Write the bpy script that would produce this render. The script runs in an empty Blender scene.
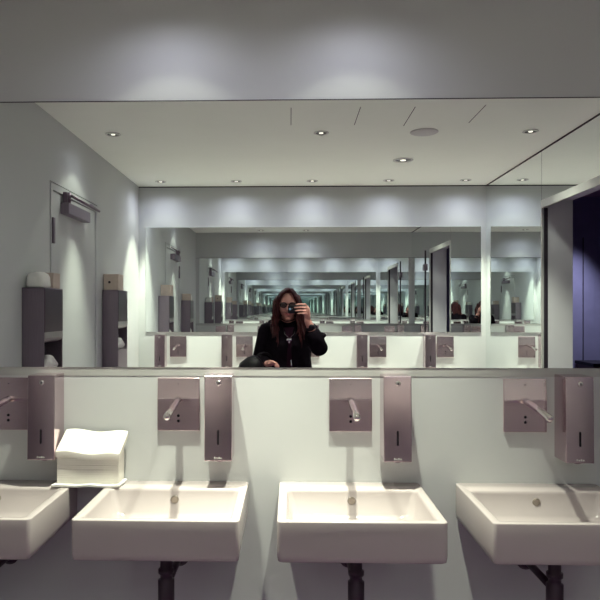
import bpy, bmesh, math, random
from mathutils import Vector, Matrix, noise
random.seed(7)
C = bpy.context.scene
COL = C.collection
PI = math.pi

# ------------------------------------------------------------------ camera, world, exposure
CAM_Y, CAM_Z = -2.4, 1.5
cam_data = bpy.data.cameras.new('camera')
cam_data.sensor_width = 36
cam_data.lens = 39.0
cam_data.shift_x = 0.0448
cam_data.shift_y = 0.0152
cam_data.clip_start = 0.002
cam = bpy.data.objects.new('camera', cam_data)
cam.location = (0, CAM_Y, CAM_Z)
cam.rotation_euler = (PI / 2, 0, 0.026)
COL.objects.link(cam)
C.camera = cam

w = bpy.data.worlds.new('world')
w.use_nodes = True
w.node_tree.nodes['Background'].inputs[0].default_value = (0.3, 0.25, 0.4, 1)
w.node_tree.nodes['Background'].inputs[1].default_value = 0.02
C.world = w

C.view_settings.view_transform = 'Standard'
C.view_settings.look = 'None'
C.view_settings.exposure = 0.28
C.view_settings.gamma = 1.0
C.view_settings.use_curve_mapping = False
# two facing mirrors: enough bounces for the tunnel of reflections
C.cycles.max_bounces = 28
C.cycles.glossy_bounces = 26
C.cycles.diffuse_bounces = 3
C.cycles.transmission_bounces = 4
C.cycles.sample_clamp_indirect = 4.0
C.cycles.blur_glossy = 0.3
C.cycles.use_denoising = True

LAMP_COL = (0.95, 1.0, 0.80)
LAMP_W = 185.0          # the main beam of a ceiling light
SPILL_W = 2.8          # its weak wide spill
FILL_W = 5.2          # added wide spot in each light, brightening the walls above its beam
FILL_COL = (0.84, 0.86, 1.0)  # cool tint chosen for that added spot
LAMP_BEAM, LAMP_SPILL = 60, 98

# ------------------------------------------------------------------ materials
MATS = {}
def mat(name, col, rough=0.5, metal=0.0, var=0.06, scale=8.0, bump=0.0, bscale=120.0, stretch=None,
        col2=None, coat=0.0, aniso=0.0, emit=None, spec=0.5):
    m = bpy.data.materials.new(name)
    m.use_nodes = True
    nt = m.node_tree
    b = nt.nodes['Principled BSDF']
    tc = nt.nodes.new('ShaderNodeTexCoord')
    mp = nt.nodes.new('ShaderNodeMapping')
    if stretch:
        mp.inputs['Scale'].default_value = stretch
    nt.links.new(tc.outputs['Object'], mp.inputs[0])
    n = nt.nodes.new('ShaderNodeTexNoise')
    n.inputs['Scale'].default_value = scale
    n.inputs['Detail'].default_value = 4
    nt.links.new(mp.outputs[0], n.inputs['Vector'])
    r = nt.nodes.new('ShaderNodeValToRGB')
    c2 = col2 or tuple(min(1, c * (1 + var)) for c in col)
    c1 = col if col2 else tuple(c * (1 - var) for c in col)
    r.color_ramp.elements[0].position = 0.3
    r.color_ramp.elements[1].position = 0.7
    r.color_ramp.elements[0].color = (*c1, 1)
    r.color_ramp.elements[1].color = (*c2, 1)
    nt.links.new(n.outputs['Fac'], r.inputs[0])
    nt.links.new(r.outputs[0], b.inputs['Base Color'])
    b.inputs['Roughness'].default_value = rough
    b.inputs['Metallic'].default_value = metal
    b.inputs['Coat Weight'].default_value = coat
    b.inputs['Coat Roughness'].default_value = 0.08
    b.inputs['Anisotropic'].default_value = aniso
    b.inputs['Specular IOR Level'].default_value = spec
    if emit:
        b.inputs['Emission Color'].default_value = (*emit[0], 1)
        b.inputs['Emission Strength'].default_value = emit[1]
    if bump:
        n2 = nt.nodes.new('ShaderNodeTexNoise')
        n2.inputs['Scale'].default_value = bscale
        nt.links.new(mp.outputs[0], n2.inputs['Vector'])
        bp = nt.nodes.new('ShaderNodeBump')
        bp.inputs['Strength'].default_value = bump
        bp.inputs['Distance'].default_value = 0.002
        nt.links.new(n2.outputs['Fac'], bp.inputs['Height'])
        nt.links.new(bp.outputs[0], b.inputs['Normal'])
    MATS[name] = m
    return m

WALL = mat('wall_paint', (0.525, 0.535, 0.535), 0.6, spec=0.15, var=0.012, scale=3, bump=0.04, bscale=200)
CEIL = mat('ceiling_paint', (0.92, 0.95, 0.86), 0.85, var=0.01, scale=3)
FLOOR = mat('floor_resin', (0.06, 0.012, 0.065), 0.5, var=0.15, scale=6)
MIRROR = mat('mirror_silver', (0.915, 0.95, 0.945), 0.0, 1.0, var=0.002, scale=1)
DARKGAP = mat('dark_gap', (0.02, 0.012, 0.022), 0.6)
CERAMIC = mat('sanitary_ceramic', (0.42, 0.37, 0.362), 0.15, var=0.01, scale=4, spec=0.25)
STEEL = mat('brushed_steel', (0.60, 0.48, 0.52), 0.17, 1.0, var=0.06, scale=14, stretch=(60, 60, 1))
STEELV = mat('brushed_steel_plate', (0.72, 0.57, 0.60), 0.20, 1.0, var=0.06, scale=14, stretch=(1, 60, 60))
CHROME = mat('chrome', (0.78, 0.74, 0.72), 0.10, 1.0, var=0.02)
OVERFLOW = mat('overflow_metal', (0.30, 0.26, 0.22), 0.35, 0.6)
PIPE = mat('trap_metal', (0.055, 0.035, 0.05), 0.4, 0.5)
DARKMETAL = mat('dark_chrome', (0.20, 0.15, 0.19), 0.35, 0.9)
BLACK = mat('black_plastic', (0.008, 0.006, 0.010), 0.4, spec=0.15)
UNIT = mat('unit_steel', (0.25, 0.20, 0.245), 0.38, 0.85, var=0.06, scale=10, stretch=(30, 30, 1))
UNITDARK = mat('unit_door_steel', (0.10, 0.065, 0.095), 0.3, 0.85, var=0.06, scale=10)
LIPM = mat('lip_steel', (0.40, 0.37, 0.38), 0.35, 0.7)
PAPER = mat('paper_towel', (0.76, 0.725, 0.655), 0.9, var=0.02, scale=30, bump=0.2)
PAPERW = mat('paper_white', (0.78, 0.76, 0.72), 0.9, var=0.05, scale=30, bump=0.2)
CARD = mat('cardboard', (0.52, 0.42, 0.36), 0.85, var=0.06, scale=20)
DOORP = mat('door_paint', (0.525, 0.535, 0.535), 0.5, spec=0.2, var=0.012, scale=3)
FRAMEM = mat('door_frame_metal', (0.62, 0.61, 0.58), 0.4, 0.3, var=0.03)
REVEAL = mat('reveal_paint', (0.66, 0.64, 0.68), 0.6, var=0.02)
CORRW = mat('corridor_paint', (0.27, 0.245, 0.42), 0.6, var=0.06)
CORRC = mat('corridor_ceiling', (0.30, 0.16, 0.30), 0.8)
LINER = mat('lamp_reflector', (0.18, 0.17, 0.16), 0.25, 0.9)
TRIMW = mat('lamp_trim', (0.62, 0.62, 0.58), 0.35, 0.4)
GRILLE = mat('speaker_grille', (0.66, 0.65, 0.63), 0.8, var=0.1, scale=300)
BULB = mat('lamp_lens', (1, 0.95, 0.85), 0.3, emit=((1.0, 0.95, 0.8), 1.0))
SKIN = mat('skin', (0.60, 0.28, 0.235), 0.5, var=0.06, scale=25)
HAIR = mat('hair', (0.014, 0.004, 0.006), 0.5, spec=0.2, col2=(0.085, 0.017, 0.018), scale=10, stretch=(22, 22, 2))
JACKET = mat('jacket_cloth', (0.006, 0.0035, 0.0065), 0.9, spec=0.08, var=0.3, scale=40, bump=0.2)
TOP = mat('dark_top', (0.022, 0.006, 0.014), 0.9, spec=0.1, var=0.2, scale=30)
TROUSER = mat('trouser_cloth', (0.015, 0.013, 0.02), 0.8, var=0.2, scale=30)
LEATHER = mat('bag_leather', (0.007, 0.0045, 0.007), 0.5, spec=0.2, var=0.3, scale=20, bump=0.3)
LIPS = mat('lips', (0.42, 0.11, 0.11), 0.4)
GLASSB = mat('glasses_plastic', (0.02, 0.008, 0.012), 0.2)
SMOKE = mat('smoked_lens', (0.045, 0.018, 0.02), 0.15, spec=0.4)
LENSG = mat('lens_glass', (0.30, 0.45, 0.70), 0.45, 0.6)  # lens glint put into the pale blue base colour
SILVER = mat('silver', (0.75, 0.74, 0.76), 0.2, 1.0)
CORRBOX = mat('counter_laminate', (0.06, 0.02, 0.03), 0.45)

# ------------------------------------------------------------------ mesh helpers (all verts in world coordinates)
def box(bm, x0, x1, y0, y1, z0, z1):
    v = [bm.verts.new((x, y, z)) for x in (x0, x1) for y in (y0, y1) for z in (z0, z1)]
    for f in ((0, 1, 3, 2), (4, 6, 7, 5), (0, 4, 5, 1), (2, 3, 7, 6), (0, 2, 6, 4), (1, 5, 7, 3)):
        bm.faces.new([v[i] for i in f])
    return v

def rings(bm, loops, cap0=True, cap1=True):
    R = [[bm.verts.new(p) for p in l] for l in loops]
    n = len(R[0])
    for a, b in zip(R, R[1:]):
        for i in range(n):
            bm.faces.new((a[i], a[(i + 1) % n], b[(i + 1) % n], b[i]))
    if cap0: bm.faces.new(R[0][::-1])
    if cap1: bm.faces.new(R[-1])
    return R

def tube(bm, pts, rad, seg=12, round_ends=False, flat=1.0):
    pts = [Vector(p) for p in pts]
    if isinstance(rad, (int, float)): rad = [rad] * len(pts)
    if round_ends:
        d0 = (pts[0] - pts[1]).normalized(); d1 = (pts[-1] - pts[-2]).normalized()
        p0, r0, p1, r1 = pts[0], rad[0], pts[-1], rad[-1]
        pre = [(p0 + d0 * r0 * math.sin(a), max(r0 * math.cos(a), 1e-4)) for a in (1.5, 1.1, .6)]
        post = [(p1 + d1 * r1 * math.sin(a), max(r1 * math.cos(a), 1e-4)) for a in (.6, 1.1, 1.5)]
        pts = [q for q, _ in pre] + pts + [q for q, _ in post]
        rad = [q for _, q in pre] + list(rad) + [q for _, q in post]
    loops = []
    nrm = None
    for i, p in enumerate(pts):
        t = (pts[min(i + 1, len(pts) - 1)] - pts[max(i - 1, 0)]).normalized()
        if nrm is None:
            nrm = t.orthogonal().normalized()
        else:
            nrm = (nrm - t * nrm.dot(t)).normalized()
        bn = t.cross(nrm)
        loops.append([p + (nrm * math.cos(2 * PI * k / seg) + bn * flat * math.sin(2 * PI * k / seg)) * rad[i] for k in range(seg)])
    rings(bm, loops)

def lathe(bm, c, prof, seg=24, axis='z'):
    c = Vector(c); loops = []
    for r, h in prof:
        l = []
        for k in range(seg):
            a = 2 * PI * k / seg
            u, v = max(r, 1e-4) * math.cos(a), max(r, 1e-4) * math.sin(a)
            l.append(c + (Vector((u, v, h)) if axis == 'z' else Vector((u, -h, v)) if axis == 'y' else Vector((h, u, v))))
        loops.append(l)
    rings(bm, loops)

def ellipsoid(bm, c, r, seg=20, rg=14, fn=None):
    res = bmesh.ops.create_uvsphere(bm, u_segments=seg, v_segments=rg, radius=1)
    for v in res['verts']:
        p = Vector((v.co.x * r[0], v.co.y * r[1], v.co.z * r[2]))
        if fn: p = fn(p)
        v.co = p + Vector(c)
    return res['verts']

def loft(bm, rows, seg=28):
    # rows: z, cx, cy, rx, ry
    rings(bm, [[(cx + rx * math.cos(2 * PI * k / seg), cy + ry * math.sin(2 * PI * k / seg), z) for k in range(seg)] for z, cx, cy, rx, ry in rows])

def rrect(x0, x1, y0, y1, r, z, n=5):
    pts = []
    for cx, cy, a0 in ((x1 - r, y1 - r, 0), (x0 + r, y1 - r, 90), (x0 + r, y0 + r, 180), (x1 - r, y0 + r, 270)):
        for k in range(n + 1):
            a = math.radians(a0 + 90 * k / n)
            pts.append((cx + r * math.cos(a), cy + r * math.sin(a), z))
    return pts

def obj(name, bm, m, parent=None, bevel=0.0, smooth=False, remesh=0.0, kind=None):
    bmesh.ops.recalc_face_normals(bm, faces=bm.faces[:])
    me = bpy.data.meshes.new(name)
    if parent is not None:
        off = parent.location.copy()
        if parent.parent is not None: off += parent.parent.location
        bm.transform(Matrix.Translation(-off))
    bm.to_mesh(me); bm.free()
    me.materials.append(m)
    o = bpy.data.objects.new(name, me)
    COL.objects.link(o)
    if parent is not None: o.parent = parent
    if remesh:
        md = o.modifiers.new('remesh', 'REMESH'); md.mode = 'VOXEL'; md.voxel_size = remesh; md.use_smooth_shade = True
        sm = o.modifiers.new('smooth', 'SMOOTH'); sm.factor = 0.5; sm.iterations = 4
    if bevel:
        md = o.modifiers.new('bevel', 'BEVEL'); md.width = bevel; md.segments = 3; md.limit_method = 'ANGLE'; md.angle_limit = math.radians(40)
    if smooth:
        for p in me.polygons: p.use_smooth = True
    if kind: o['kind'] = kind
    return o

def B(*boxes):
    bm = bmesh.new()
    for b in boxes: box(bm, *b)
    return bm

def tag(o, label, cat, group=None):
    o['label'] = label; o['category'] = cat
    if group: o['group'] = group
    return o

def thing(name, loc, label=None, cat=None, group=None, kind=None):
    o = bpy.data.objects.new(name, None)
    o.empty_display_size = 0.05
    o.location = loc
    COL.objects.link(o)
    if label: tag(o, label, cat, group)
    if kind: o['kind'] = kind
    return o

def dup(root, loc, label=None, rotz=0.0, group=None):
    r = root.copy(); COL.objects.link(r); r.location = loc; r.rotation_euler = (0, 0, rotz)
    if label: r['label'] = label
    if group: r['group'] = group
    for ch in list(root.children):
        c = ch.copy(); COL.objects.link(c); c.parent = r
        for g in ch.children:
            d = g.copy(); COL.objects.link(d); d.parent = c
    return r

# ------------------------------------------------------------------ the room shell
XL, XR, L, H = -1.4264, 1.8274, 3.7073, 2.655
T = 0.12
DR0, DR1, DZ = 1.277, 2.346, 2.285     # doorway in the right wall (distance from the front wall) and head height
WT = 0.21                               # thickness of the right wall
FL = obj('floor', B((XL - T, 3.75, -4.3, T, -0.1, 0.0)), FLOOR, kind='structure')
obj('ceiling', B((XL - T, XR + WT, -L - T, T, H, H + 0.1)), CEIL, kind='structure')
obj('wall_front', B((XL - T, XR, 0, T, 0, H)), WALL, kind='structure')
obj('wall_back', B((XL - T, XR, -L - T, -L, 0, H)), WALL, kind='structure')
LD0, LD1, LDZ = 1.429, 2.396, 2.267     # left door
obj('wall_left', B((XL - T, XL, -LD0, 0, 0, H), (XL - T, XL, -L, -LD1, 0, H), (XL - T, XL, -LD1, -LD0, LDZ, H)), WALL, kind='structure')
obj('wall_right', B((XR, XR + WT, -DR0, T, 0, H), (XR, XR + WT, -L - T, -DR1, 0, H), (XR, XR + WT, -DR1, -DR0, DZ, H)), REVEAL, kind='structure')
# corridor beyond the doorway
obj('wall_corridor_end', B((XR + WT, 3.6, -4.15, -4.05, 0, 2.6)), CORRW, kind='structure')
obj('wall_corridor_side', B((3.5, 3.6, -4.05, 0.1, 0, 2.6)), CORRW, kind='structure')
obj('wall_corridor_near', B((XR + WT, 3.6, 0.0, 0.1, 0, 2.6)), CORRW, kind='structure')
obj('ceiling_corridor', B((XR + WT, 3.6, -4.15, 0.1, 2.6, 2.7)), CORRC, kind='structure')
obj('trim_corridor', B((2.865, 2.872, -4.05, -4.042, 0, 2.2)), DARKGAP, kind='structure')
# short dark slots in the ceiling
for i, (x, r0, r1) in enumerate(((0.006, 1.335, 1.685), (0.403, 1.33, 1.69), (0.715, 1.335, 1.72), (1.107, 1.31, 1.665)), 1):
    obj('trim_%d' % i, B((x - 0.0018, x + 0.0018, -r1, -r0, H - 0.0015, H + 0.01)), DARKGAP, kind='structure')

# left door
d1 = thing('door_1', (XL, -(LD0 + LD1) / 2, 0), kind='structure')
obj('door_leaf', B((XL - 0.05, XL - 0.004, -LD1 + 0.055, -LD0 - 0.055, 0.005, LDZ - 0.055)), DOORP, d1, 0.001)
obj('door_gap', B((XL - 0.07, XL - 0.055, -LD1 + 0.002, -LD0 - 0.002, 0, LDZ - 0.002)), DARKGAP, d1)
fb = B((XL - 0.05, XL + 0.004, -LD1 + 0.008, -LD1 + 0.048, 0, LDZ - 0.008), (XL - 0.05, XL + 0.004, -LD0 - 0.048, -LD0 - 0.008, 0, LDZ - 0.008),
       (XL - 0.05, XL + 0.004, -LD1 + 0.048, -LD0 - 0.048, LDZ - 0.048, LDZ - 0.008))
obj('door_frame', fb, DOORP, d1)
for z0 in (1.895, 0.95, 0.2):
    bm = B((XL - 0.004, XL + 0.014, -LD0 - 0.058, -LD0 - 0.026, z0, z0 + 0.155))
    obj('door_hinge', bm, DARKMETAL, d1, 0.002)
bm = B((XL - 0.004, XL + 0.05, -2.06, -1.62, 2.095, 2.165))
clo = obj('door_closer', bm, UNIT, d1, 0.004)
bm = B((XL + 0.004, XL + 0.03, -1.72, -1.64, 2.165, 2.235))
obj('closer_bracket', bm, DARKMETAL, clo, 0.002)
bm = bmesh.new()
tube(bm, [(XL + 0.045, -1.68, 2.215), (XL + 0.11, -2.06, 2.175)], 0.009, 10)
tube(bm, [(XL + 0.11, -2.06, 2.175), (XL + 0.02, -2.16, 2.235)], 0.007, 10)
tube(bm, [(XL + 0.03, -1.68, 2.16), (XL + 0.03, -1.68, 2.235)], 0.012, 10)
obj('closer_arm', bm, DARKMETAL, clo, smooth=True)
bm = bmesh.new()
lathe(bm, (XL - 0.004, -LD1 + 0.12, 1.05), [(0.0, 0), (0.026, 0), (0.026, 0.008), (0.0, 0.008)], axis='x')
tube(bm, [(XL, -LD1 + 0.12, 1.05), (XL + 0.05, -LD1 + 0.12, 1.05), (XL + 0.055, -LD1 + 0.25, 1.05)], 0.009)
obj('door_handle', bm, CHROME, d1, smooth=True)

# doorway on the right with its metal frame
d2 = thing('door_2', (XR, -(DR0 + DR1) / 2, 0), kind='structure')
bm = B((XR - 0.012, XR + 0.004, -DR1 - 0.018, -DR0 + 0.018, DZ - 0.055, DZ + 0.0), )
obj('head_frame', bm, FRAMEM, d2, 0.002)
for ry in (DR1, DR0 - 0.018):
    obj('jamb_frame', B((XR - 0.012, XR + 0.004, -ry - 0.018, -ry, 0, DZ - 0.055)), FRAMEM, d2, 0.002)
obj('jamb_gap', B((XR + 0.004, XR + 0.03, -DR1, -DR1 + 0.006, 0, DZ - 0.055), (XR + 0.004, XR + 0.03, -DR0 - 0.006, -DR0, 0, DZ - 0.055)), DARKGAP, d2)
obj('edge_strip', B((XR - 0.016, XR - 0.004, -1.0, -0.985, 0, 2.29)), DARKGAP, d2)
obj('door_hinge', B((XR - 0.03, XR - 0.006, -1.03, -0.93, 2.02, 2.105)), DARKMETAL, d2, 0.003)

obj('trim_ceiling_right', B((XR - 0.0045, XR - 0.0002, -L, 0, H - 0.014, H)), DARKGAP, kind='structure')  # dark strip standing in for the shadow gap above the mirrors
obj('trim_ceiling_back', B((XL, XR - 0.006, -L, -L + 0.004, H - 0.010, H)), DARKGAP, kind='structure')  # painted dark in place of a shadow gap under the ceiling
obj('trim_joint', B((XR - 0.0055, XR - 0.0002, -DR1 - 0.019, -DR1 - 0.0135, DZ + 0.002, H - 0.014)), DARKGAP, kind='structure')
obj('trim_mirror_top', B((XL, XR - 0.007, -0.0025, -0.0002, 2.2697, 2.2735)), DARKGAP, kind='structure')
# ------------------------------------------------------------------ mirrors
MZ0, MZ1 = 1.2846, 2.2695
tag(obj('wall_mirror', B((-1.37, 1.775, -0.003, -0.0005, MZ0, MZ1)), MIRROR), 'wide frameless mirror on the wall above the row of sinks, showing the photographer', 'mirror')
tag(obj('wall_mirror', B((-1.36, 1.775, -L + 0.0005, -L + 0.007, MZ0, MZ1)), MIRROR), 'wide mirror on the opposite wall, seen reflected behind the person', 'mirror')
tag(obj('mirror_panel', B((XR - 0.006, XR - 0.0005, -L + 0.001, -DR1 - 0.019, 0.0, H - 0.014)), MIRROR), 'tall mirror panel on the right wall between room corner and dark doorway', 'mirror', 'mirror cladding of the right wall')
tag(obj('mirror_panel', B((XR - 0.006, XR - 0.0005, -DR1 - 0.015, -DR0 + 0.015, DZ + 0.002, H - 0.014)), MIRROR), 'low mirror panel directly above the dark doorway', 'mirror', 'mirror cladding of the right wall')
tag(obj('mirror_panel', B((XR - 0.006, XR - 0.0005, -DR0 + 0.019, -0.001, 0.0, H - 0.014)), MIRROR), 'mirror panel with dark hinge between dark doorway and sink wall, seen in deeper reflection', 'mirror', 'mirror cladding of the right wall')

STRIP = mat('rail_metal', (0.40, 0.397, 0.385), 0.5, var=0.02)  # even grey of the thin strip along the mirror's lower edge
obj('trim_mirror', B((XL, XR, -0.0012, -0.0002, MZ0 - 0.032, MZ0)), STRIP, kind='structure')

# ------------------------------------------------------------------ ceiling lights
def ceiling_light(x, r, label, size=0.05, power=1.0, beam=LAMP_BEAM, fill=1.0, spill=1.0, group='recessed ceiling lights'):
    y = -r
    t = thing('ceiling_light', (x, y, H), label, 'ceiling light', group)
    bm = bmesh.new()
    lathe(bm, (x, y, H), [(size * .76, 0), (size * .76, -.003), (size * .84, -.008), (size, -.005), (size, 0)], 28)
    obj('trim_ring', bm, TRIMW, t, smooth=True)
    bm = bmesh.new()
    lathe(bm, (x, y, H), [(size * .77, -.0005), (size * .77, -.003), (0, -.0025), (0, -.0005)], 24)
    obj('reflector', bm, LINER, t)
    bm = bmesh.new()
    lathe(bm, (x, y, H), [(size * .30, -.002), (size * .26, -.006), (0, -.008), (0, -.002)], 18)
    obj('lamp_lens', bm, BULB, t, smooth=True)
    for nm, e, a, bl in (('beam', LAMP_W * power, beam, 0.9), ('spill', SPILL_W * spill, LAMP_SPILL, 0.2), ('stray', FILL_W * fill, 166, 1.0)):
        ld = bpy.data.lights.new(nm, 'SPOT')
        ld.energy = e
        ld.color = FILL_COL if nm == 'stray' else LAMP_COL
        ld.spot_size = math.radians(a)
        ld.spot_blend = bl
        ld.shadow_soft_size = 0.026
        lo = bpy.data.objects.new(nm, ld)
        COL.objects.link(lo); lo.parent = t; lo.location = (0, 0, -0.03)
    return t

nth = ['first from the left wall', 'second from the left wall', 'middle one', 'second from the mirrored right wall', 'first from the mirrored right wall']
for x, s in ((-0.425, 'above the basin beside the paper towels'), (0.235, 'above the middle basin')):
    ceiling_light(x, 0.285, 'ceiling light nearest the sink wall, ' + s, power=1.25, group='ceiling lights over the sinks')
for i in range(5):
    ceiling_light(-1.17 + 0.685 * i, L - 0.25, 'small recessed ceiling light along the opposite wall, ' + nth[i], power=1.6, spill=0.7, fill=1.25, group='ceiling lights along the opposite wall')
for x, s, bw, sp in ((-1.167, 'nearest the white door', 46, 1.8), (0.204, 'between the thin ceiling slots', 66, 2.6), (1.56, 'above the dark doorway side', 72, 2.6)):
    ceiling_light(x, 1.865, 'recessed ceiling light in the middle of the ceiling, ' + s, power=0.9, beam=bw, fill=0.35, spill=sp, group='ceiling lights in the middle row')
ceiling_light(0.875, 2.66, 'larger round ceiling light with dark centre beyond the speaker disc', size=0.078, power=0.4, group=None)
bm = bmesh.new()
lathe(bm, (0.874, -1.864, H), [(0, 0), (0.09, 0), (0.09, -0.004), (0.082, -0.008), (0.0, -0.009)], 32)
spk = tag(obj('ceiling_speaker', bm, GRILLE, smooth=True), 'flat grey round speaker disc on the ceiling', 'speaker')

# corridor lamp
t = thing('corridor_light', (2.75, -3.75, 2.6), 'ceiling light out in the corridor lighting its blue wall', 'ceiling light')
bm = bmesh.new(); lathe(bm, (2.75, -3.75, 2.6), [(0, 0), (.05, 0), (.05, -.006), (.03, -.006), (0, -.004)], 24)
obj('trim_ring', bm, TRIMW, t, smooth=True)
ld = bpy.data.lights.new('downlight', 'SPOT'); ld.energy = 120; ld.color = (0.8, 0.85, 1.0); ld.spot_size = math.radians(64); ld.spot_blend = 1.0; ld.shadow_soft_size = 0.03
lo = bpy.data.objects.new('downlight', ld); COL.objects.link(lo); lo.parent = t; lo.location = (0, 0, -0.03)
# corridor counter
t = thing('counter', (3.15, -3.85, 0), 'dark low counter out in the corridor, seen through the doorway', 'counter')
obj('counter_body', B((2.80, 3.45, -4.04, -3.66, 0, 0.97)), CORRBOX, t, 0.004)
obj('counter_top', B((2.785, 3.46, -4.045, -3.645, 0.97, 1.0)), BLACK, t, 0.004)

# ------------------------------------------------------------------ sinks
TX = [-0.4121 + 0.6343 * i for i in range(-1, 4)]       # five places along the sink wall
RIM = 0.863
def make_sink(x):
    t = thing('wash_basin', (x, -0.0005, RIM - 0.127))
    bm = bmesh.new()
    z = RIM
    y1, y0 = -0.0005, -0.452
    W = 0.2555
    loops = [rrect(x - W + .012, x + W - .012, y0 + .012, y1 - .002, .008, z - .127),
             rrect(x - W + .003, x + W - .003, y0 + .003, y1, .012, z - .122),
             rrect(x - W, x + W, y0, y1, .014, z - .105),
             rrect(x - W, x + W, y0, y1, .014, z - .004),
             rrect(x - W + .001, x + W - .001, y0 + .001, y1, .013, z - .001),
             rrect(x - W + .004, x + W - .004, y0 + .004, y1 - .001, .012, z),
             rrect(x - W + .024, x + W - .024, y0 + .020, y1 - .098, .018, z),
             rrect(x - W + .028, x + W - .028, y0 + .024, y1 - .102, .018, z - .003),
             rrect(x - W + .030, x + W - .030, y0 + .026, y1 - .104, .020, z - .010),
             rrect(x - W + .042, x + W - .042, y0 + .040, y1 - .116, .030, z - .080),
             rrect(x - W + .075, x + W - .075, y0 + .072, y1 - .145, .045, z - .098),
             rrect(x - .03, x + .03, -.295, -.235, .028, z - .101)]
    rings(bm, loops)
    obj('basin', bm, CERAMIC, t, smooth=True)
    bm = bmesh.new()
    lathe(bm, (x, -0.1065, RIM - .037), [(0, 0), (.014, 0), (.0145, .003), (.012, .0055), (.008, .006), (0, .0055)], 20, 'y')
    ov = obj('overflow_cap', bm, OVERFLOW, t, smooth=True)
    bm = bmesh.new()
    lathe(bm, (x, -.265, RIM - .1005), [(0, 0), (.027, 0), (.026, .004), (.012, .006), (0, .006)], 24)
    obj('drain', bm, CHROME, t, smooth=True)
    bm = bmesh.new()
    zb = RIM - .127
    lathe(bm, (x, -.265, zb), [(0, 0.002), (.036, 0.002), (.036, -.012), (.02, -.016), (.02, -.09), (.026, -.092), (.026, -.105), (.02, -.107),
                               (.02, -.125), (.027, -.128), (.027, -.215), (.022, -.225), (0, -.225)], 20)
    tube(bm, [(x, -.265, zb - .15), (x, -.13, zb - .15), (x, -.003, zb - .15)], .013)
    lathe(bm, (x, -.001, zb - .15), [(0, 0), (.036, 0), (.036, .006), (.018, .014), (0, .014)], 20, 'y')
    obj('trap', bm, PIPE, t, smooth=True)
    return t
sink_l = ['white rectangular wash basin cut off by the left edge of the photo',
          'white rectangular wash basin to the right of the folded paper towels',
          'white rectangular wash basin in the middle, directly below the photographer in the mirror',
          'white rectangular wash basin below the tap seen from its right, cut off at right edge',
          'white wash basin at the mirrored right wall, out past the right edge']
SOFF = (.003, .004, -.006, .003, 0)
s0 = make_sink(TX[1] + SOFF[1])
tag(s0, sink_l[1], 'sink', 'wash basins along the sink wall')
for i in (0, 2, 3, 4):
    dup(s0, (TX[i] + SOFF[i], -0.0005, RIM - 0.127), sink_l[i])

OX = [-1.0532 + 0.6249 * i for i in range(5)]           # the five places along the opposite wall
osink_l = ['leftmost wash basin of the opposite wall, below the reflected taps and out of view',
           'wash basin of the opposite wall under its second tap from the left, out of view',
           'wash basin of the opposite wall behind the person, out of view',
           'wash basin of the opposite wall to the right behind the person, out of view',
           'wash basin of the opposite wall nearest the mirrored right wall, out of view']
for i, x in enumerate(OX):
    dup(s0, (x, -L + 0.0005, RIM - 0.127), osink_l[i], PI, 'wash basins along the opposite wall')

# ------------------------------------------------------------------ wall taps
PZ0, PZ1 = 1.0515, 1.2455
def make_tap(x):
    t = thing('wall_tap', (x, 0, PZ0))
    bm = bmesh.new()
    prof = ((-.0004, PZ0), (-.0105, PZ0), (-.0118, 1.168), (-.0112, 1.172), (-.0062, PZ1), (-.0004, PZ1))
    rings(bm, [[(px, a, b) for a, b in prof] for px in (x - .0775, x + .0775)])
    p = obj('mounting_plate', bm, STEELV, t, 0.0012)
    bm = bmesh.new()
    zc = 1.167
    tube(bm, [(x, -.006, zc), (x, -.06, zc - .005), (x, -.15, zc - .016), (x, -.225, zc - .026), (x, -.238, zc - .028), (x, -.243, zc - .029)], [.0120, .0120, .0118, .0118, .0112, .0085], 20)
    sp = obj('spout', bm, CHROME, t, smooth=True)
    bm = bmesh.new()
    lathe(bm, (x, -.224, zc - .0365), [(0, .006), (.009, .006), (.009, -.005), (.006, -.006), (0, -.005)], 16)
    obj('aerator', bm, DARKMETAL, sp, smooth=True)
    for z in (PZ0 + .055, PZ0 + .036):
        bm = bmesh.new(); lathe(bm, (x, -.0106, z), [(0, 0), (.0055, 0), (.005, .0015), (0, .0018)], 16, 'y')
        obj('sensor_eye', bm, BLACK, t)
    bm = bmesh.new(); lathe(bm, (x, -.0074, PZ1 - .022), [(0, 0), (.0045, 0), (.004, .001), (0, .001)], 12, 'y')
    for v in bm.verts: v.co.z = PZ1 - .022 + (v.co.z - PZ1 + .022) * .5
    obj('fixing_screw', bm, DARKMETAL, t)
    return t
tap_l = ['steel sensor tap plate half cut off by the left photo edge',
         'steel sensor tap with spout above the basin beside the folded paper towels',
         'steel sensor tap with spout above the middle basin',
         'steel sensor tap on the sink wall with spout pointing right across its plate',
         'steel sensor tap of the sink wall, seen only in the double reflection']
tap0 = make_tap(TX[1]); tag(tap0, tap_l[1], 'tap', 'sensor taps on the sink wall')
for i in (0, 2, 3, 4):
    dup(tap0, (TX[i], 0, PZ0), tap_l[i])
otap_l = ['leftmost steel sensor tap on the opposite wall, seen reflected below its mirror',
          'second steel sensor tap from the left on the opposite wall, reflected left of the person',
          'steel sensor tap on the opposite wall hidden behind the person in the mirror',
          'steel sensor tap on the opposite wall, reflected right of the person',
          'rightmost steel sensor tap on the opposite wall, reflected near the dark doorway reflection']
for i, x in enumerate(OX):
    dup(tap0, (x, -L, PZ0), otap_l[i], PI, 'sensor taps on the opposite wall')

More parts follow.
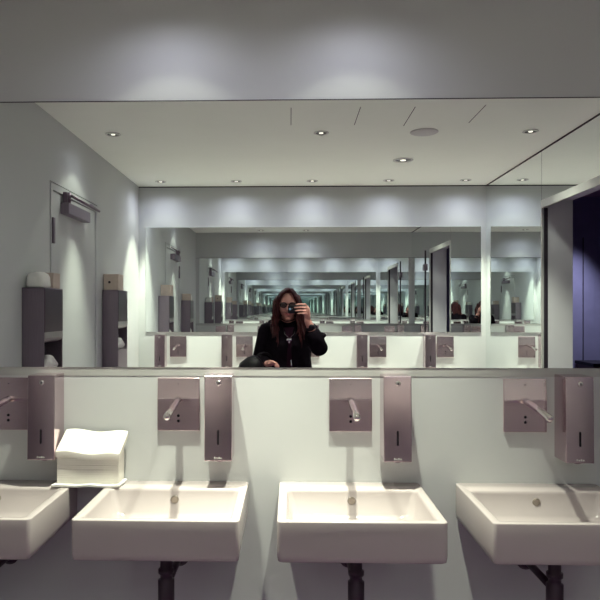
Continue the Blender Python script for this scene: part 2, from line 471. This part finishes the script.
# ------------------------------------------------------------------ soap dispensers
SZ0, SZ1 = 0.961, 1.263
def make_soap(x):
    t = thing('soap_dispenser', (x, 0, SZ0))
    bm = bmesh.new()
    fy = lambda z: -.1040 + .0062 * (z - SZ0) / (SZ1 - SZ0)      # the front leans back a little
    for v in box(bm, x - .049, x + .049, -.100, -.0004, SZ0, SZ1):
        if v.co.y < -.05: v.co.y = fy(v.co.z)
    obj('housing', bm, STEEL, t, 0.0025)
    bm = bmesh.new(); lathe(bm, (x + .002, fy(SZ1 - .026) + .0002, SZ1 - .026), [(0, 0), (.0095, 0), (.009, .003), (.005, .0042), (0, .004)], 18, 'y')
    lk = obj('lock', bm, CHROME, t, smooth=True)
    bm = B((x + .0005, x + .0035, fy(SZ1 - .026) - .0045, fy(SZ1 - .026) - .0035, SZ1 - .030, SZ1 - .022))
    obj('keyhole', bm, BLACK, lk)
    bm = bmesh.new()
    rings(bm, [[(px, py_, pz) for px, pz, _ in [(a, b, 0) for a, b, c in [(q[0], q[1], 0) for q in rrect(x - .0035, x + .0035, SZ0 + .058, SZ0 + .110, .003, 0)]]] for py_ in (-.1040 + .0012, -.1030 + .0030)])
    for v in bm.verts: v.co.y = fy(v.co.z) + (-.0007 if v.co.y < -.102 else .0006)
    obj('level_window', bm, BLACK, t)
    # small pale maker's mark near the lower edge
    bm = bmesh.new()
    for k, (dx, wd) in enumerate(((-.0135, .005), (-.006, .0045), (.001, .005), (.0085, .005))):
        box(bm, x + dx, x + dx + wd, fy(SZ0 + .01) - .0006, fy(SZ0 + .01) + .0005, SZ0 + .008, SZ0 + (.0125 if k % 2 else .0145))
    obj('maker_mark', bm, TRIMW, t)
    bm = bmesh.new(); lathe(bm, (x + .003, -.070, SZ0), [(0, .002), (.016, .002), (.014, -.006), (.008, -.009), (0, -.009)], 18)
    obj('nozzle', bm, DARKMETAL, t, smooth=True)
    return t
soap_l = ['tall steel soap dispenser above the paper towels, next to the tap cut off at left',
          'tall steel soap dispenser right of the tap above the second basin',
          'tall steel soap dispenser right of the middle basin tap',
          'tall steel soap dispenser at the right photo edge, its left side showing',
          'steel soap dispenser of the sink wall, seen only in the double reflection']
soap0 = make_soap(TX[1] + .157); tag(soap0, soap_l[1], 'soap dispenser', 'soap dispensers on the sink wall')
for i in (0, 2, 3, 4):
    dup(soap0, (TX[i] + .157, 0, SZ0), soap_l[i])
osoap_l = ['leftmost steel soap dispenser on the opposite wall, seen reflected below its mirror',
           'second soap dispenser from left on the opposite wall, reflected left of the person',
           'soap dispenser on the opposite wall hidden behind the person in the mirror',
           'soap dispenser on the opposite wall, first reflected right of the person',
           'rightmost soap dispenser on the opposite wall, seen reflected in the mirror']
for i, x in enumerate(OX):
    dup(soap0, (x - .157, -L, SZ0), osoap_l[i], PI, 'soap dispensers on the opposite wall')

# ------------------------------------------------------------------ folded paper towels lying across two basins
zt = RIM + 0.0015
t = thing('paper_towel_stack', (-0.72, -0.06, zt), 'pile of folded cream paper towels bridging the two left basins', 'paper towels')
def sheet(pts_fn, nu, nv, th):
    bm = bmesh.new()
    g = [[Vector(pts_fn(u / nu, v / nv)) for v in range(nv + 1)] for u in range(nu + 1)]
    top = [[bm.verts.new(p) for p in r] for r in g]
    bot = [[bm.verts.new(p + Vector((0, 0, -th))) for p in r] for r in g]
    for i in range(nu):
        for j in range(nv):
            bm.faces.new((top[i][j], top[i + 1][j], top[i + 1][j + 1], top[i][j + 1]))
            bm.faces.new((bot[i][j], bot[i][j + 1], bot[i + 1][j + 1], bot[i + 1][j]))
    for i in range(nu):
        bm.faces.new((top[i][0], bot[i][0], bot[i + 1][0], top[i + 1][0])); bm.faces.new((top[i][nv], top[i + 1][nv], bot[i + 1][nv], bot[i][nv]))
    for j in range(nv):
        bm.faces.new((top[0][j], top[0][j + 1], bot[0][j + 1], bot[0][j])); bm.faces.new((top[nu][j], bot[nu][j], bot[nu][j + 1], top[nu][j + 1]))
    return bm
bm = bmesh.new()
nl = 14
for k in range(nl):                                   # the folded layers of the block
    z0 = zt + .010 + k * .0082
    j = random.uniform(-.0006, .0006); q = random.uniform(-.0006, .0006)
    box(bm, -.836 + j, -.613 + j, -.088 + q, -.012, z0, z0 + .0081)
obj('folded_towels', bm, PAPER, t, 0.0006)
ztop = zt + .010 + nl * .0082
bm = sheet(lambda u, v: (-.840 + .230 * u + .012 * v, -.094 + .082 * v, ztop + .001 + .064 * v - .010 * u * (1 - .3 * v) + .004 * math.sin(9 * u)), 14, 8, .022)
obj('top_fold', bm, PAPER, t, 0.001, True)
bm = sheet(lambda u, v: (-.852 + .245 * u + .006 * v, -.105 + .095 * v, zt + .009 + .0012 * math.sin(14 * u) * (1 - v)), 18, 4, .008)
obj('bottom_sheet', bm, PAPERW, t, 0.0008)

# ------------------------------------------------------------------ paper towel units on the left wall
def make_unit(r):
    x0 = XL + .0005; x1 = XL + .12; w = .284; zt_ = 1.615; zb = .42
    y0, y1 = -(r + w), -r
    t = thing('towel_unit', (XL, -(r + w / 2), zb))
    bm = B((x0, x1, y1 - .006, y1, zb, zt_), (x0, x1, y0, y0 + .006, zb, zt_), (x0, x0 + .006, y0, y1, zb, zt_),
           (x0, x1, y0, y1, zt_ - .006, zt_), (x0, x1, y0, y1, zb, zb + .006))
    obj('housing', bm, UNIT, t, 0.0015)
    obj('upper_door', B((x1 - .008, x1 + .003, y0 + .004, y1 - .004, 1.375, zt_ - .004)), UNITDARK, t, 0.003)
    bm = bmesh.new()
    prof = [(x1 + .003, 1.375), (x1 + .004, 1.345), (x1 - .004, 1.328), (x1 - .03, 1.318), (x1 - .03, 1.325), (x1 - .012, 1.335), (x1 - .008, 1.375)]
    rings(bm, [[(a, yy, b) for a, b in prof] for yy in (y0 + .006, y1 - .006)])
    obj('curved_lip', bm, LIPM, t, smooth=False)
    obj('recess_back', B((x0 + .02, x0 + .026, y0 + .006, y1 - .006, 1.10, 1.375)), DARKGAP, t)
    obj('recess_floor', B((x0 + .006, x1 - .009, y0 + .006, y1 - .006, 1.150, 1.158)), UNIT, t)
    obj('waste_flap', B((x1 - .008, x1 + .002, y0 + .006, y1 - .006, zb + .006, 1.16)), UNIT, t, 0.003)
    return t
u0 = make_unit(1.026)
tag(u0, 'dark steel paper towel unit on the left wall, before the white door', 'towel dispenser', 'paper towel units on the left wall')
dup(u0, (XL, -(2.51 + .142), .42 + .03), 'dark steel paper towel unit on the left wall, beyond the white door')

def hanging_towel(r, z, lab):
    def fn(u, v):
        a = (u - .5) * .20
        return (XL + .085 + .012 * math.sin(v * 3) + .006 * math.sin(u * 9 + v * 4), -(r + .142) + a * (1 - .35 * (1 - v)), z + .085 * (1 - v) * (1 - .35 * (abs(u - .5) * 2) ** 2) - .05)
    bm = bmesh.new()
    pts = []
    for v in range(8):
        row = []
        for u in range(15):
            p = fn(u / 14, v / 7); row.append(p)
        pts.append(row)
    front = [[bm.verts.new((p[0] + .012, p[1], p[2])) for p in r_] for r_ in pts]
    back = [[bm.verts.new((p[0] - .006, p[1], p[2])) for p in r_] for r_ in pts]
    for i in range(7):
        for j in range(14):
            bm.faces.new((front[i][j], front[i][j + 1], front[i + 1][j + 1], front[i + 1][j])); bm.faces.new((back[i][j], back[i + 1][j], back[i + 1][j + 1], back[i][j + 1]))
        for j in (0, 14):
            bm.faces.new((front[i][j], front[i + 1][j], back[i + 1][j], back[i][j]))
    for i in (0, 7):
        for j in range(14):
            bm.faces.new((front[i][j], back[i][j], back[i][j + 1], front[i][j + 1]))
    o = obj('paper_towel', bm, PAPERW, smooth=True)
    tag(o, lab, 'paper towel')
hanging_towel(1.026, 1.212, 'crumpled white paper towel in the opening of the nearer wall unit')
hanging_towel(2.51, 1.243, 'crumpled white paper towel in the opening of the farther wall unit')

# things on top of the units
def lump(p):
    n = noise.noise(p * 22) * .010
    q = p.normalized() if p.length else p
    return p + q * n
bm = bmesh.new()
ls = []
for z, g in ((0, .006), (.012, 0), (.055, .001), (.075, .008), (.085, .022)):
    ls.append([(px + .004 * noise.noise(Vector((px * 30, py * 30, z * 40))) + .02 * max(0, z - .05), py, 1.6155 + z + (.006 * noise.noise(Vector((px * 25, py * 25, 3))) if z > .03 else 0)) for px, py, _ in rrect(XL + .012 + g, XL + .106 - g, -1.175 + g, -1.040 - g, .022, 0)])
rings(bm, ls)
tag(obj('paper_bundle', bm, PAPERW, smooth=True), 'rounded white paper bundle on top of the nearer wall unit', 'paper bundle')
def small_box(name, x0, x1, y0, y1, z0, z1, m, lab, hole=False):
    t = thing(name, ((x0 + x1) / 2, (y0 + y1) / 2, z0), lab, 'box')
    obj('carton', B((x0, x1, y0, y1, z0, z1)), m, t, .003)
    obj('lid_flap', B((x0 - .001, x1 + .001, y0 - .001, y1 + .001, z1 - .012, z1 + .002)), m, t, .002)
    if hole:
        bm = bmesh.new(); lathe(bm, (x0 + .045, y1 - .001, z0 + .06), [(0, 0), (.010, 0), (.010, -.002), (0, -.002)], 16, 'y')
        for v in bm.verts: v.co.y = y1 + (.0005 if v.co.y > y1 - .002 else -.002)
        obj('hand_hole', bm, DARKGAP, t)
small_box('paper_box', XL + .008, XL + .112, -1.29, -1.185, 1.6155, 1.7, CARD, 'small beige paper box on the nearer wall unit, behind the white bundle')
small_box('paper_box', XL + .004, XL + .118, -2.68, -2.53, 1.6455, 1.765, CARD, 'beige cardboard box with a dark hole on the farther wall unit', True)

# ------------------------------------------------------------------ the person taking the picture
PX, PY = -0.016, CAM_Y - 0.28
def W_(x, y, z): return Vector((x, CAM_Y + y, z))     # x, distance in front (+) or behind (-) the lens, height
per = thing('person', (PX, PY, 0), 'person in dark jacket with long reddish hair and dark glasses, photographing the mirror', 'person')
HC = W_(-0.016, -0.275, 1.527)
def headfn(p):
    z = p.z / .122
    q = p.copy()
    if z < 0:                       # narrow jaw and chin
        k = -z
        q.x *= 1 - .38 * k ** 1.5
        if p.y > 0: q.y *= 1 - .10 * k
        else: q.y *= 1 - .42 * k
    if p.y > 0: q.y *= .93          # flatter face
    if p.y < 0: q.y *= 1.06
    return q
bm = bmesh.new()
ellipsoid(bm, HC, (.074, .095, .122), 36, 26, headfn)
hx, hy, hz = HC
# nose, brow, cheeks, chin, ears
tube(bm, [(hx, hy + .080, hz + .012), (hx, hy + .094, hz - .012), (hx, hy + .104, hz - .030)], [.009, .011, .013], 10, True)
ellipsoid(bm, (hx - .012, hy + .090, hz - .033), (.009, .010, .008), 10, 8)
ellipsoid(bm, (hx + .012, hy + .090, hz - .033), (.009, .010, .008), 10, 8)
tube(bm, [(hx - .045, hy + .070, hz + .022), (hx, hy + .084, hz + .024), (hx + .045, hy + .070, hz + .022)], .010, 10, True)
for s in (-1, 1):
    ellipsoid(bm, (hx + s * .036, hy + .064, hz - .026), (.024, .018, .020), 12, 10)
    ellipsoid(bm, (hx + s * .076, hy - .005, hz - .008), (.009, .020, .032), 12, 10)
ellipsoid(bm, (hx, hy + .076, hz - .102), (.020, .014, .014), 12, 10)
ellipsoid(bm, (hx, hy + .082, hz - .066), (.024, .010, .014), 12, 10)
# neck and torso
tube(bm, [(hx, hy - .030, hz - .08), (-.014, CAM_Y - .315, 1.39), (-.012, CAM_Y - .325, 1.33)], [.052, .050, .066], 18)
cy = CAM_Y - .325
loft(bm, [(.86, -.012, cy, .150, .105), (.92, -.012, cy, .168, .115), (1.0, -.012, cy, .145, .100), (1.08, -.012, cy, .125, .092), (1.18, -.012, cy + .008, .138, .108),
          (1.26, -.012, cy + .006, .150, .108), (1.33, -.012, cy, .155, .082), (1.365, -.012, cy, .10, .065), (1.385, -.012, cy, .055, .05)])
# arms: shoulder, elbow, wrist
RS, RE, RW = W_(.160, -.325, 1.325), W_(.215, -.115, 1.215), W_(.130, -.042, 1.418)
LS, LE, LW = W_(-.182, -.325, 1.325), W_(-.240, -.300, 1.085), W_(-.178, -.150, 1.085)
tube(bm, [RS, RS.lerp(RE, .5), RE, RE.lerp(RW, .4), RW], [.050, .045, .040, .036, .026], 16, True)
tube(bm, [LS, LS.lerp(LE, .5), LE, LE.lerp(LW, .4), LW], [.050, .045, .040, .036, .026], 16, True)
# right hand round the phone: palm beside it, fingers across its front, thumb behind
tube(bm, [RW, W_(.128, -.026, 1.455), W_(.127, -.014, 1.498)], [.026, .029, .027], 14, True, .60)
for (z, x1, r) in ((1.534, .044, .0074), (1.511, .034, .0076), (1.488, .040, .0074), (1.467, .056, .0064)):
    tube(bm, [W_(.126, -.012, z * .8 + 1.5 * .2 - .010), W_(.114, .010, z), W_(.086, .016, z + .002), W_(.062 if x1 < .05 else .07, .012, z + .001), W_(x1, .008, z)],
         [r * 1.2, r * 1.12, r, r * .92, r * .8], 12, True)
tube(bm, [W_(.120, -.030, 1.452), W_(.105, -.038, 1.478), W_(.085, -.030, 1.498), W_(.066, -.024, 1.506)], [.014, .012, .0105, .009], 12, True)
# left hand resting on the bag
tube(bm, [LW, W_(-.158, -.120, 1.090), W_(-.142, -.100, 1.092)], [.024, .030, .029], 14, True, .62)
for k in range(4):
    o_ = (-.014 + .0 * k, -.030 + .018 * k)
    a = Vector((-.130 - .004 * k, -.118 + .018 * k, 1.096))
    ln = (.9, 1.05, 1.0, .8)[k]
    tube(bm, [W_(a.x - .02, a.y, a.z - .004), W_(a.x, a.y, a.z), W_(a.x + .028 * ln, a.y + .006, a.z - .004), W_(a.x + .044 * ln, a.y + .006, a.z - .022), W_(a.x + .046 * ln, a.y + .003, a.z - .040 * ln)],
         [.0100, .0098, .0088, .0080, .0070], 12, True)
tube(bm, [W_(-.165, -.105, 1.100), W_(-.150, -.070, 1.108), W_(-.128, -.056, 1.106), W_(-.108, -.054, 1.098)], [.014, .012, .0105, .009], 12, True)
# legs and feet
for s in (-1, 1):
    hip = Vector((-.012 + s * .085, cy, .90))
    tube(bm, [hip, (-.012 + s * .092, cy + .01, .66), (-.012 + s * .095, cy + .015, .48), (-.012 + s * .098, cy - .01, .28), (-.012 + s * .10, cy - .01, .09)], [.092, .075, .056, .052, .040], 18, True)
    tube(bm, [(-.012 + s * .10, cy - .03, .05), (-.012 + s * .108, cy + .06, .040), (-.012 + s * .115, cy + .15, .030)], [.040, .036, .026], 14, True)
body = obj('body', bm, SKIN, per, remesh=.0036)

# face details
for s in (-1, 1):
    bm = bmesh.new(); ellipsoid(bm, (hx + s * .031, hy + .073, hz + .004), (.014, .011, .010), 14, 10)
    e = obj('eye', bm, PAPERW, per, smooth=True)
    bm = bmesh.new(); ellipsoid(bm, (hx + s * .031, hy + .082, hz + .004), (.006, .0035, .006), 12, 8)
    obj('iris', bm, BLACK, e, smooth=True)
bm = bmesh.new()
tube(bm, [(hx - .024, hy + .083, hz - .063), (hx - .010, hy + .092, hz - .059), (hx, hy + .093, hz - .061), (hx + .010, hy + .092, hz - .059), (hx + .024, hy + .083, hz - .063)], [.003, .0052, .0048, .0052, .003], 10, True)
tube(bm, [(hx - .022, hy + .083, hz - .066), (hx, hy + .092, hz - .072), (hx + .022, hy + .083, hz - .066)], [.003, .0062, .003], 10, True)
obj('lips', bm, LIPS, per, smooth=True)
gl = None
bm = bmesh.new()
for s in (-1, 1):
    pts = [(hx + s * .034 + .027 * math.cos(a), hy + .093 - .010 * abs(math.cos(a) * s + 1) * .6, hz + .004 + .0185 * math.sin(a)) for a in [2 * PI * k / 20 for k in range(21)]]
    tube(bm, pts, .0032, 8)
    tube(bm, [(hx + s * .060, hy + .085, hz + .012), (hx + s * .078, hy + .04, hz + .012), (hx + s * .082, hy - .02, hz + .006)], .0028, 8)
tube(bm, [(hx - .009, hy + .094, hz + .010), (hx, hy + .097, hz + .013), (hx + .009, hy + .094, hz + .010)], .003, 8)
gl = obj('glasses', bm, GLASSB, per, smooth=True); gl['label'] = 'dark framed glasses'
for s in (-1, 1):
    bm = bmesh.new()
    ellipsoid(bm, (hx + s * .034, hy + .089, hz + .004), (.026, .002, .019), 18, 10)
    obj('lens', bm, SMOKE, gl, smooth=True)

# hair: a cap over the skull with a parted front and long wavy locks over both shoulders
bm = bmesh.new()
def hairfn(p):
    q = p.copy()
    if p.z < 0: q.x *= 1 + .12 * (-p.z / .13)
    return q + q.normalized() * .006 * noise.noise(p * 40)
vs = ellipsoid(bm, (hx, hy - .012, hz + .006), (.087, .107, .135), 40, 30, hairfn)
kill = [v for v in vs if v.co.y > hy + .035 and v.co.z < hz + .092 - 1.6 * max(0, abs(v.co.x - hx) - .028) and abs(v.co.x - hx) < .068]
bmesh.ops.delete(bm, geom=kill, context='VERTS')
random.seed(11)
for s in (-1, 1):
    for k in range(34):
        a = random.uniform(-.2, 1.0)                  # back ... front
        st = Vector((hx + s * random.uniform(.05, .082), hy - .05 + a * .10, hz + random.uniform(-.02, .085)))
        out = random.uniform(.085, .145)
        ph = random.uniform(0, 6.28)
        ln = random.uniform(.20, .33)
        pts, rad = [], []
        for j in range(12):
            f = j / 11
            pts.append((hx + s * (abs(st.x - hx) + (out - abs(st.x - hx)) * f ** .6) + s * (-.035 * max(0, f - .55)) + .008 * math.sin(ph + f * 11),
                        st.y + .055 * a * f + .006 * math.cos(ph + f * 10), st.z - ln * f))
            rad.append(.013 * (1 - .75 * f ** 3))
        tube(bm, pts, rad, 7)
for k in range(22):                                   # back of the head
    st = Vector((hx + random.uniform(-.07, .07), hy - .10, hz + random.uniform(-.02, .05)))
    ph = random.uniform(0, 6.28); ln = random.uniform(.26, .36)
    tube(bm, [(st.x * 1.0 + .008 * math.sin(ph + j), st.y - .03 * (j / 9), st.z - ln * j / 9) for j in range(10)], [.014 * (1 - .7 * (j / 9) ** 3) for j in range(10)], 7)
for s in (-1, 1):                                     # front sweep from the parting
    for k in range(7):
        tube(bm, [(hx + .010 + s * .004 * k, hy + .070 - .006 * k, hz + .124), (hx + s * (.040 + .003 * k), hy + .076 - .008 * k, hz + .094), (hx + s * (.070 + .002 * k), hy + .058 - .006 * k, hz + .040), (hx + s * (.084 + .001 * k), hy + .044, hz - .03)],
             [.010, .012, .013, .010], 8, True)
hair = obj('hair', bm, HAIR, per, smooth=True)

# jacket, top, trousers, boots
bm = bmesh.new()
loft(bm, [(.80, -.012, cy + .005, .205, .155), (.90, -.012, cy + .008, .205, .155), (1.02, -.012, cy + .008, .185, .140), (1.12, -.012, cy + .01, .178, .138), (1.22, -.012, cy + .010, .185, .142),
          (1.29, -.012, cy + .006, .192, .130), (1.345, -.012, cy, .170, .100), (1.375, -.012, cy - .005, .110, .080), (1.41, -.012, cy - .012, .075, .066)])
tube(bm, [RS, RS.lerp(RE, .5), RE + Vector((.006, -.01, -.008)), RE.lerp(RW, .28), RE.lerp(RW, .42)], [.070, .066, .066, .062, .060], 18, True)
ellipsoid(bm, RE.lerp(RW, .40) + Vector((.052, -.01, .004)), (.040, .036, .024))
tube(bm, [LS, LS.lerp(LE, .5), LE, LE.lerp(LW, .35), LE.lerp(LW, .75)], [.070, .066, .062, .056, .052], 18, True)
for v in bm.verts:
    v.co += Vector((noise.noise(v.co * 17), noise.noise(v.co * 17 + Vector((9, 0, 0))), noise.noise(v.co * 17 + Vector((0, 9, 0))))) * .007
obj('jacket', bm, JACKET, per, remesh=.006)
bm = bmesh.new()
loft(bm, [(.98, -.005, cy + .030, .062, .128), (1.12, -.005, cy + .030, .058, .124), (1.22, -.005, cy + .030, .060, .126), (1.30, -.005, cy + .030, .060, .106), (1.36, -.008, cy + .022, .060, .085)])
obj('scarf_top', bm, TOP, per, smooth=True)
bm = bmesh.new()
for s in (-1, 1):
    tube(bm, [(-.012 + s * .085, cy, .90), (-.012 + s * .092, cy + .01, .66), (-.012 + s * .095, cy + .015, .48), (-.012 + s * .098, cy - .01, .28), (-.012 + s * .10, cy - .01, .10)], [.105, .086, .068, .060, .054], 18)
loft(bm, [(.84, -.012, cy, .180, .125), (.92, -.012, cy, .185, .128), (1.0, -.012, cy, .165, .118)])
obj('trousers', bm, TROUSER, per, remesh=.008)
for s in (-1, 1):
    bm = bmesh.new()
    tube(bm, [(-.012 + s * .10, cy - .01, .22), (-.012 + s * .10, cy - .01, .10), (-.012 + s * .10, cy - .02, .06)], [.062, .056, .056], 16)
    tube(bm, [(-.012 + s * .10, cy - .04, .055), (-.012 + s * .108, cy + .06, .050), (-.012 + s * .115, cy + .16, .040)], [.052, .048, .036], 16, True)
    for v in bm.verts: v.co.z = max(v.co.z, .003)
    obj('boot', bm, LEATHER, per, smooth=True)
# necklace, watch
bm = bmesh.new()
tube(bm, [(-.060, cy + .085, 1.37), (-.040, cy + .158, 1.31), (-.006, cy + .172, 1.275), (.030, cy + .158, 1.31), (.050, cy + .085, 1.37)], .0009, 8)
for s in (-1, 1):
    ellipsoid(bm, (-.006 + s * .011, cy + .174, 1.266), (.012, .006, .010), 10, 8)
tube(bm, [(-.006, cy + .172, 1.272), (-.006, cy + .174, 1.246)], [.005, .007], 10, True)
obj('necklace', bm, SILVER, per, smooth=True)
bm = bmesh.new()
ax = (RW - RE).normalized(); c0 = RE.lerp(RW, .72)
tube(bm, [c0 - ax * .014, c0 - ax * .012, c0 + ax * .012, c0 + ax * .014], [.033, .037, .036, .032], 20)
ellipsoid(bm, c0 + Vector((.006, .034, .004)), (.022, .010, .022), 14, 10)
obj('watch', bm, BLACK, per, smooth=True)
bm = bmesh.new()
tube(bm, [(.008, cy + .148, 1.11), (.010, cy + .156, 1.07)], [.004, .006], 8, True)
obj('zip_pull', bm, SILVER, per, smooth=True)

# phone held sideways: the photograph is taken through its lens, which sits right behind the camera point
ph = thing('phone', tuple(W_(.042, -.008, 1.5)), 'black phone held sideways in front of her face', 'phone')
bm = bmesh.new()
rings(bm, [[(a, CAM_Y + yy, b) for a, b, _ in rrect(-.016 + i, .099 - i, 1.468 + i, 1.5285 - i, .009, 0)] for yy, i in ((-.0030, .002), (-.0040, 0), (-.0105, 0), (-.0115, .002))])
obj('phone_case', bm, BLACK, ph, smooth=False)
bm = bmesh.new(); lathe(bm, (0, CAM_Y - .0031, 1.5), [(0, 0), (.0085, 0), (.0085, -.0008), (.006, -.0009), (0, -.0006)], 24, 'y')
obj('camera_lens', bm, LENSG, ph, smooth=True)
bm = bmesh.new(); lathe(bm, (.016, CAM_Y - .0031, 1.503), [(0, 0), (.0035, 0), (.003, -.0005), (0, -.0005)], 16, 'y')
obj('flash', bm, SILVER, ph, smooth=True)
bm = bmesh.new(); box(bm, -.008, .091, CAM_Y - .0121, CAM_Y - .0114, 1.473, 1.5235)
obj('phone_screen', bm, LENSG, ph)

# bag hanging from the bent arm
bg = thing('handbag', tuple(W_(-.304, -.10, .80)), 'slouchy black bag hanging on the bent arm of the person', 'bag')
bm = bmesh.new()
loft(bm, [(.80, -.304, CAM_Y - .082, .070, .050), (.82, -.304, CAM_Y - .082, .105, .080), (.92, -.307, CAM_Y - .082, .112, .088), (1.02, -.304, CAM_Y - .082, .108, .080), (1.09, -.290, CAM_Y - .082, .094, .062), (1.135, -.274, CAM_Y - .082, .062, .040), (1.15, -.264, CAM_Y - .082, .025, .018)], 32)
for v in bm.verts:
    v.co += Vector((noise.noise(v.co * 11), noise.noise(v.co * 11 + Vector((5, 0, 0))), noise.noise(v.co * 11 + Vector((0, 5, 0))))) * .022
obj('bag_body', bm, LEATHER, bg, smooth=True)
bm = bmesh.new()
ac = LE.lerp(LW, .62); ad = (LW - LE).normalized(); pe = Vector((-ad.y, ad.x, 0))
loop = [Vector((-.300, CAM_Y - .125, 1.075))]
for k in range(9):
    a = math.radians(-10 + 200 * k / 8)
    loop.append(ac + pe * .078 * math.cos(a) + Vector((0, 0, .078 * math.sin(a))))
loop += [ac + Vector((0, 0, -.088)) + pe * .0, Vector((-.235, CAM_Y - .135, .985))]
tube(bm, loop, .009, 10, True)
obj('strap', bm, LEATHER, bg, smooth=True)
